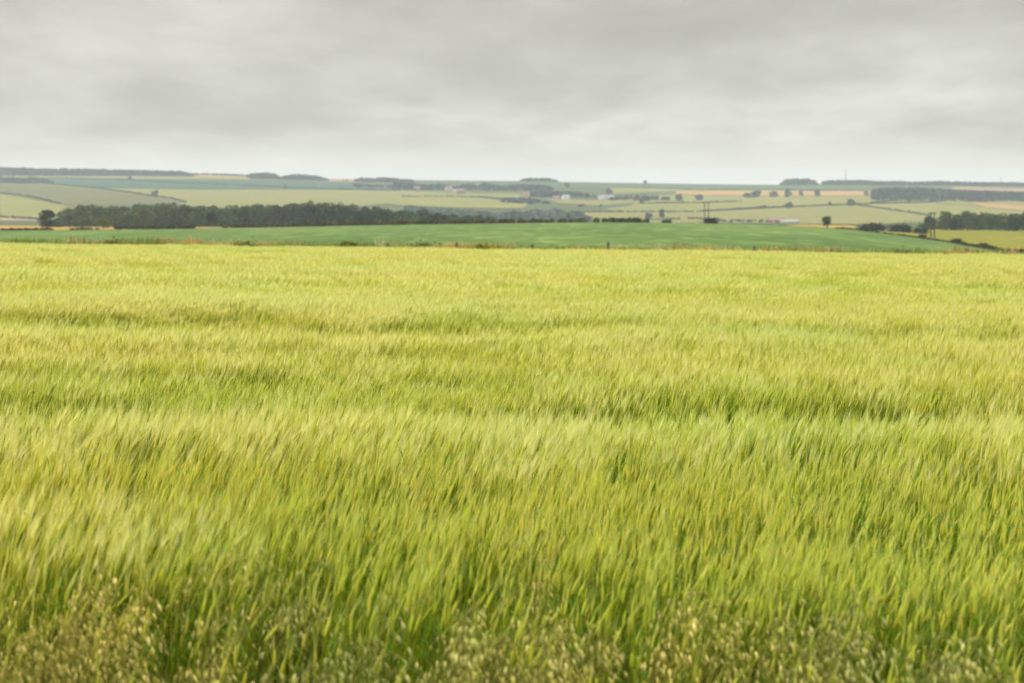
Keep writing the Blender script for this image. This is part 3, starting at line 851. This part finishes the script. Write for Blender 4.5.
building('farm_house', 611, 199.5, 7, 6, 3.6, M_WHITE, M_SLATE, 'short white farm building, right of the white pair', 'farm building', -.1, nwin=3)
building('white_cottage', 566, 199.5, 9, 6, 3.8, M_WHITE, M_SLATE, 'white cottage among the trees right of the village', 'house', .2, nwin=3)
building('village_house', 449, 191, 9, 7, 4.2, M_STONE, M_TILE, 'pale house with a red roof, highest in the village', 'house', .3, nwin=3)
building('village_house', 461, 194, 11, 7, 4.6, M_BRICK, M_TILE, 'red-brick house with a red roof at the village edge', 'house', -.2)
building('village_house', 455, 193.6, 7, 6, 3.6, M_STONE, M_SLATE, 'small grey-roofed house between the red-roofed village houses', 'house', .1, nwin=2)
building('village_house', 417, 191, 8, 6, 4, M_BRICK, M_TILE, 'brick house at the left end of the village trees', 'house', 0, nwin=3)
building('village_house', 526, 197.6, 9, 6, 3.8, M_STONE, M_TILE, 'pale house beside the spur of trees right of the village', 'house', .2, nwin=3)
building('farm_barn', 556, 200.3, 8, 6, 3.2, M_STONE, M_TILE, 'small stone barn just left of the white cottage', 'barn', 0, chim=False, nwin=2)
building('pale_barn', 790, 223.4, 15, 6, 1.2, M_STONE, M_PALEROOF, 'long low pale barn with a whitish roof beyond the green crest', 'barn', .05, chim=False, door=True, nwin=4)
building('red_barn', 773, 222.8, 9, 6, 2.0, M_BRICK, M_TILE, 'low red-brick shed left of the long pale barn', 'barn', 0, chim=False, nwin=2)
building('red_shed', 780, 223, 4, 4, 2.2, M_STONE, M_TILE, 'tiny red-roofed shed touching the long pale barn', 'shed', 0, chim=False, nwin=1)
building('hill_house', 345, 182.5, 9, 6, 3.4, M_STONE, M_TILE, 'pinkish farmhouse on the skyline between two copses', 'house', 0, nwin=3)

# ------------------------------------------------------------------ power poles (pairs joined by a crossarm) and masts
def hpole(u, d, gap, top_v, label):
    p = atd(u, d); e = empty('power_pole', p, label, 'power pole', 'twin-legged power poles')
    H = CZ + (V0-top_v)/F*d - p.z
    for sg in (-1, 1):
        s = Soup(); s.tube([(sg*gap/2,0,-.3),(sg*gap/2*.96,0,H*.5),(sg*gap/2*.93,0,H)], [.19,.165,.13], (.1,.1,.1), 10)
        link('pole', s.mesh('pole', True), M_POLE, e)
    s = Soup(); s.box((0,0,H-.35), (gap*2.2,.16,.18), (.1,.1,.1)); link('crossarm', s.mesh('crossarm'), M_POLE, e)
    s = Soup(); s.box((0,0,H*.72), (gap,.10,.12), (.1,.1,.1)); link('brace', s.mesh('brace'), M_POLE, e)
    for x in (-1, 0, 1):
        s = Soup(); zt = H-.26
        s.tube([(x*gap*.98,0,zt),(x*gap*.98,0,zt+.10),(x*gap*.98,0,zt+.2),(x*gap*.98,0,zt+.34)], [.04,.10,.06,.05], (.1,.1,.1), 8)
        link('insulator', s.mesh('insulator'), M_CERAM, e)
hpole(706.5, 540, 1.55, 202, 'twin-legged power pole beyond the green crest, in the middle of the view')
pr = at(932.7, 239.5, 150, 449); hpole(932.7, pr.y, .85, 212, 'twin-legged power pole at the right where green and lime fields meet')
def mast(u, top_v, label, d=2590, wd=1.3):
    p = atd(u, d); H = CZ+(V0-top_v)/F*d-p.z; s = Soup()
    for k in range(4):
        a = math.pi/4+k*math.pi/2; q = (math.cos(a)*wd, math.sin(a)*wd)
        s.tube([(q[0],q[1],0),(q[0]*.3,q[1]*.3,H)], [.16,.12], (.3,.3,.3), 4)
    for i in range(8):
        z0, z1 = H*i/8, H*(i+1)/8; w0, w1 = 1-.7*i/8, 1-.7*(i+1)/8
        for k in range(4):
            a = math.pi/4+k*math.pi/2; b = a+math.pi/2
            s.tube([(math.cos(a)*wd*w0, math.sin(a)*wd*w0, z0),(math.cos(b)*wd*w1, math.sin(b)*wd*w1, z1)], [.07,.07], (.3,.3,.3), 4)
    o = link('radio_mast', s.mesh('radio_mast'), M_STEEL); o.location = p
    tag(o, label, 'mast')
mast(845.7, 168.5, 'thin lattice mast rising above the right-hand skyline belt')
mast(1001, 176.5, 'short lattice mast on the skyline near the right edge')

# ------------------------------------------------------------------ haze
HZ = 5400
hb = Soup(); top, bot = 82, -45
hb.box((0,0,(top+bot)/2), (2*HZ,2*HZ,top-bot), (1,1,1))
m, nt, out = nodes_of('haze_air')
pv = N(nt, 'ShaderNodeVolumePrincipled'); pv.inputs['Color'].default_value = (.72,.83,1,1)
pv.inputs['Density'].default_value = .00017; pv.inputs['Anisotropy'].default_value = 0.0
nt.links.new(pv.outputs[0], out.inputs['Volume'])
hz = link('haze', hb.mesh('haze'), m); tag(hz, kind='stuff')

# ------------------------------------------------------------------ sky, sun, camera
SUN_EL, SUN_AZ = math.radians(48), math.radians(-125)   # azimuth from +Y, clockwise: behind and to the left
w = bpy.data.worlds.new('World'); scene.world = w; w.use_nodes = True
nt = w.node_tree; nt.nodes.clear(); L = nt.links.new
out = N(nt,'ShaderNodeOutputWorld'); bg = N(nt,'ShaderNodeBackground'); bg.inputs['Strength'].default_value = .1
sky = N(nt,'ShaderNodeTexSky', sky_type='NISHITA', sun_disc=False); sky.sun_elevation = SUN_EL; sky.sun_rotation = SUN_AZ
tc = N(nt,'ShaderNodeTexCoord'); sx = N(nt,'ShaderNodeSeparateXYZ'); L(tc.outputs['Generated'], sx.inputs[0])
def MT(op, a, b=None, clamp=False):
    n = N(nt,'ShaderNodeMath', operation=op, use_clamp=clamp)
    for i, q in enumerate([a, b]):
        if q is None: continue
        if isinstance(q, (int,float)): n.inputs[i].default_value = q
        else: L(q, n.inputs[i])
    return n.outputs[0]
zc_ = MT('MAXIMUM', sx.outputs['Z'], 0.0); den = MT('ADD', zc_, .16)
cx = MT('DIVIDE', sx.outputs['X'], den); cy = MT('DIVIDE', sx.outputs['Y'], den)
cv = N(nt,'ShaderNodeCombineXYZ'); L(cx, cv.inputs[0]); L(cy, cv.inputs[1])
def cn(scale, detail, st, off=(0,0,0), rough=.5, dist=0.):
    mp = N(nt,'ShaderNodeMapping'); mp.inputs['Scale'].default_value = st; mp.inputs['Location'].default_value = off
    L(cv.outputs[0], mp.inputs[0]); n = N(nt,'ShaderNodeTexNoise'); n.inputs['Scale'].default_value = scale
    n.inputs['Detail'].default_value = detail; n.inputs['Roughness'].default_value = rough; n.inputs['Distortion'].default_value = dist
    L(mp.outputs[0], n.inputs['Vector']); return n.outputs['Fac']
n1 = cn(.8, 6, (1.5,1,1), (5.3,2.2,0), .5, .3)
n2 = cn(2.4, 6, (1.6,1,1), (9,4,0), .55, .2)
nn = MT('ADD', MT('MULTIPLY', n1, .72), MT('MULTIPLY', n2, .28))
rp = ramp(nt, nn, [(.32,(5.2,4.95,4.2)), (.45,(6.1,5.85,5.0)), (.55,(7.1,6.85,6.0)), (.66,(8.5,8.25,7.4))])
# the overcast thins towards the horizon line and is brightest overhead
mr = N(nt,'ShaderNodeMapRange'); mr.inputs['From Min'].default_value = .0; mr.inputs['From Max'].default_value = .05
mr.inputs['To Min'].default_value = .95; mr.inputs['To Max'].default_value = 0.; mr.interpolation_type = 'SMOOTHSTEP'; L(sx.outputs['Z'], mr.inputs['Value'])
hx = N(nt,'ShaderNodeMix', data_type='RGBA'); L(mr.outputs[0], hx.inputs['Factor']); L(rp.outputs['Color'], hx.inputs['A']); hx.inputs['B'].default_value = (10.0,9.4,8.1,1)
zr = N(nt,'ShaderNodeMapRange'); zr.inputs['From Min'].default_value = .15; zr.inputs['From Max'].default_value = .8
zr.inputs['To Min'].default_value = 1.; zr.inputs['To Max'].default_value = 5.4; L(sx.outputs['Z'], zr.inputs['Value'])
dk = N(nt,'ShaderNodeMapRange'); dk.inputs['From Min'].default_value = .03; dk.inputs['From Max'].default_value = .15
dk.inputs['To Min'].default_value = 1.; dk.inputs['To Max'].default_value = .86; L(sx.outputs['Z'], dk.inputs['Value'])
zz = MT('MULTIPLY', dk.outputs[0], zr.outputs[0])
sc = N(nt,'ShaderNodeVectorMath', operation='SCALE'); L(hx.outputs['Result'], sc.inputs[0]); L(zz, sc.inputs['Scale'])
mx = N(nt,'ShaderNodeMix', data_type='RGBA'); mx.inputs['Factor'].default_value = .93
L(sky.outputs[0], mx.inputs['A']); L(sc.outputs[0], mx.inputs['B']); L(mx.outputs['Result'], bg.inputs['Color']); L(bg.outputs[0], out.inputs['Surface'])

sl = bpy.data.lights.new('sun','SUN'); sl.energy = 1.5; sl.angle = math.radians(12); sl.color = (1,.95,.86)
so = bpy.data.objects.new('sun', sl); COL.objects.link(so)
dv = Vector((math.sin(SUN_AZ)*math.cos(SUN_EL), math.cos(SUN_AZ)*math.cos(SUN_EL), math.sin(SUN_EL)))
so.rotation_euler = dv.to_track_quat('Z','Y').to_euler(); so.location = dv*50

cam = bpy.data.cameras.new('camera'); co = bpy.data.objects.new('camera', cam); COL.objects.link(co)
co.location = (0,0,CZ); co.rotation_euler = (math.pi/2,0,0)
cam.lens = 50; cam.sensor_width = 36; cam.shift_y = -(341.5-V0)/1024; cam.clip_start = .1; cam.clip_end = 20000
cam.dof.use_dof = True; cam.dof.focus_distance = 13; cam.dof.aperture_fstop = 2.2
scene.camera = co
scene.render.engine = 'CYCLES'
scene.cycles.max_bounces = 8; scene.cycles.transparent_max_bounces = 4; scene.cycles.volume_bounces = 1
vs = scene.view_settings; vs.view_transform = 'Standard'; vs.look = 'None'; vs.exposure = 0.0; vs.gamma = 1
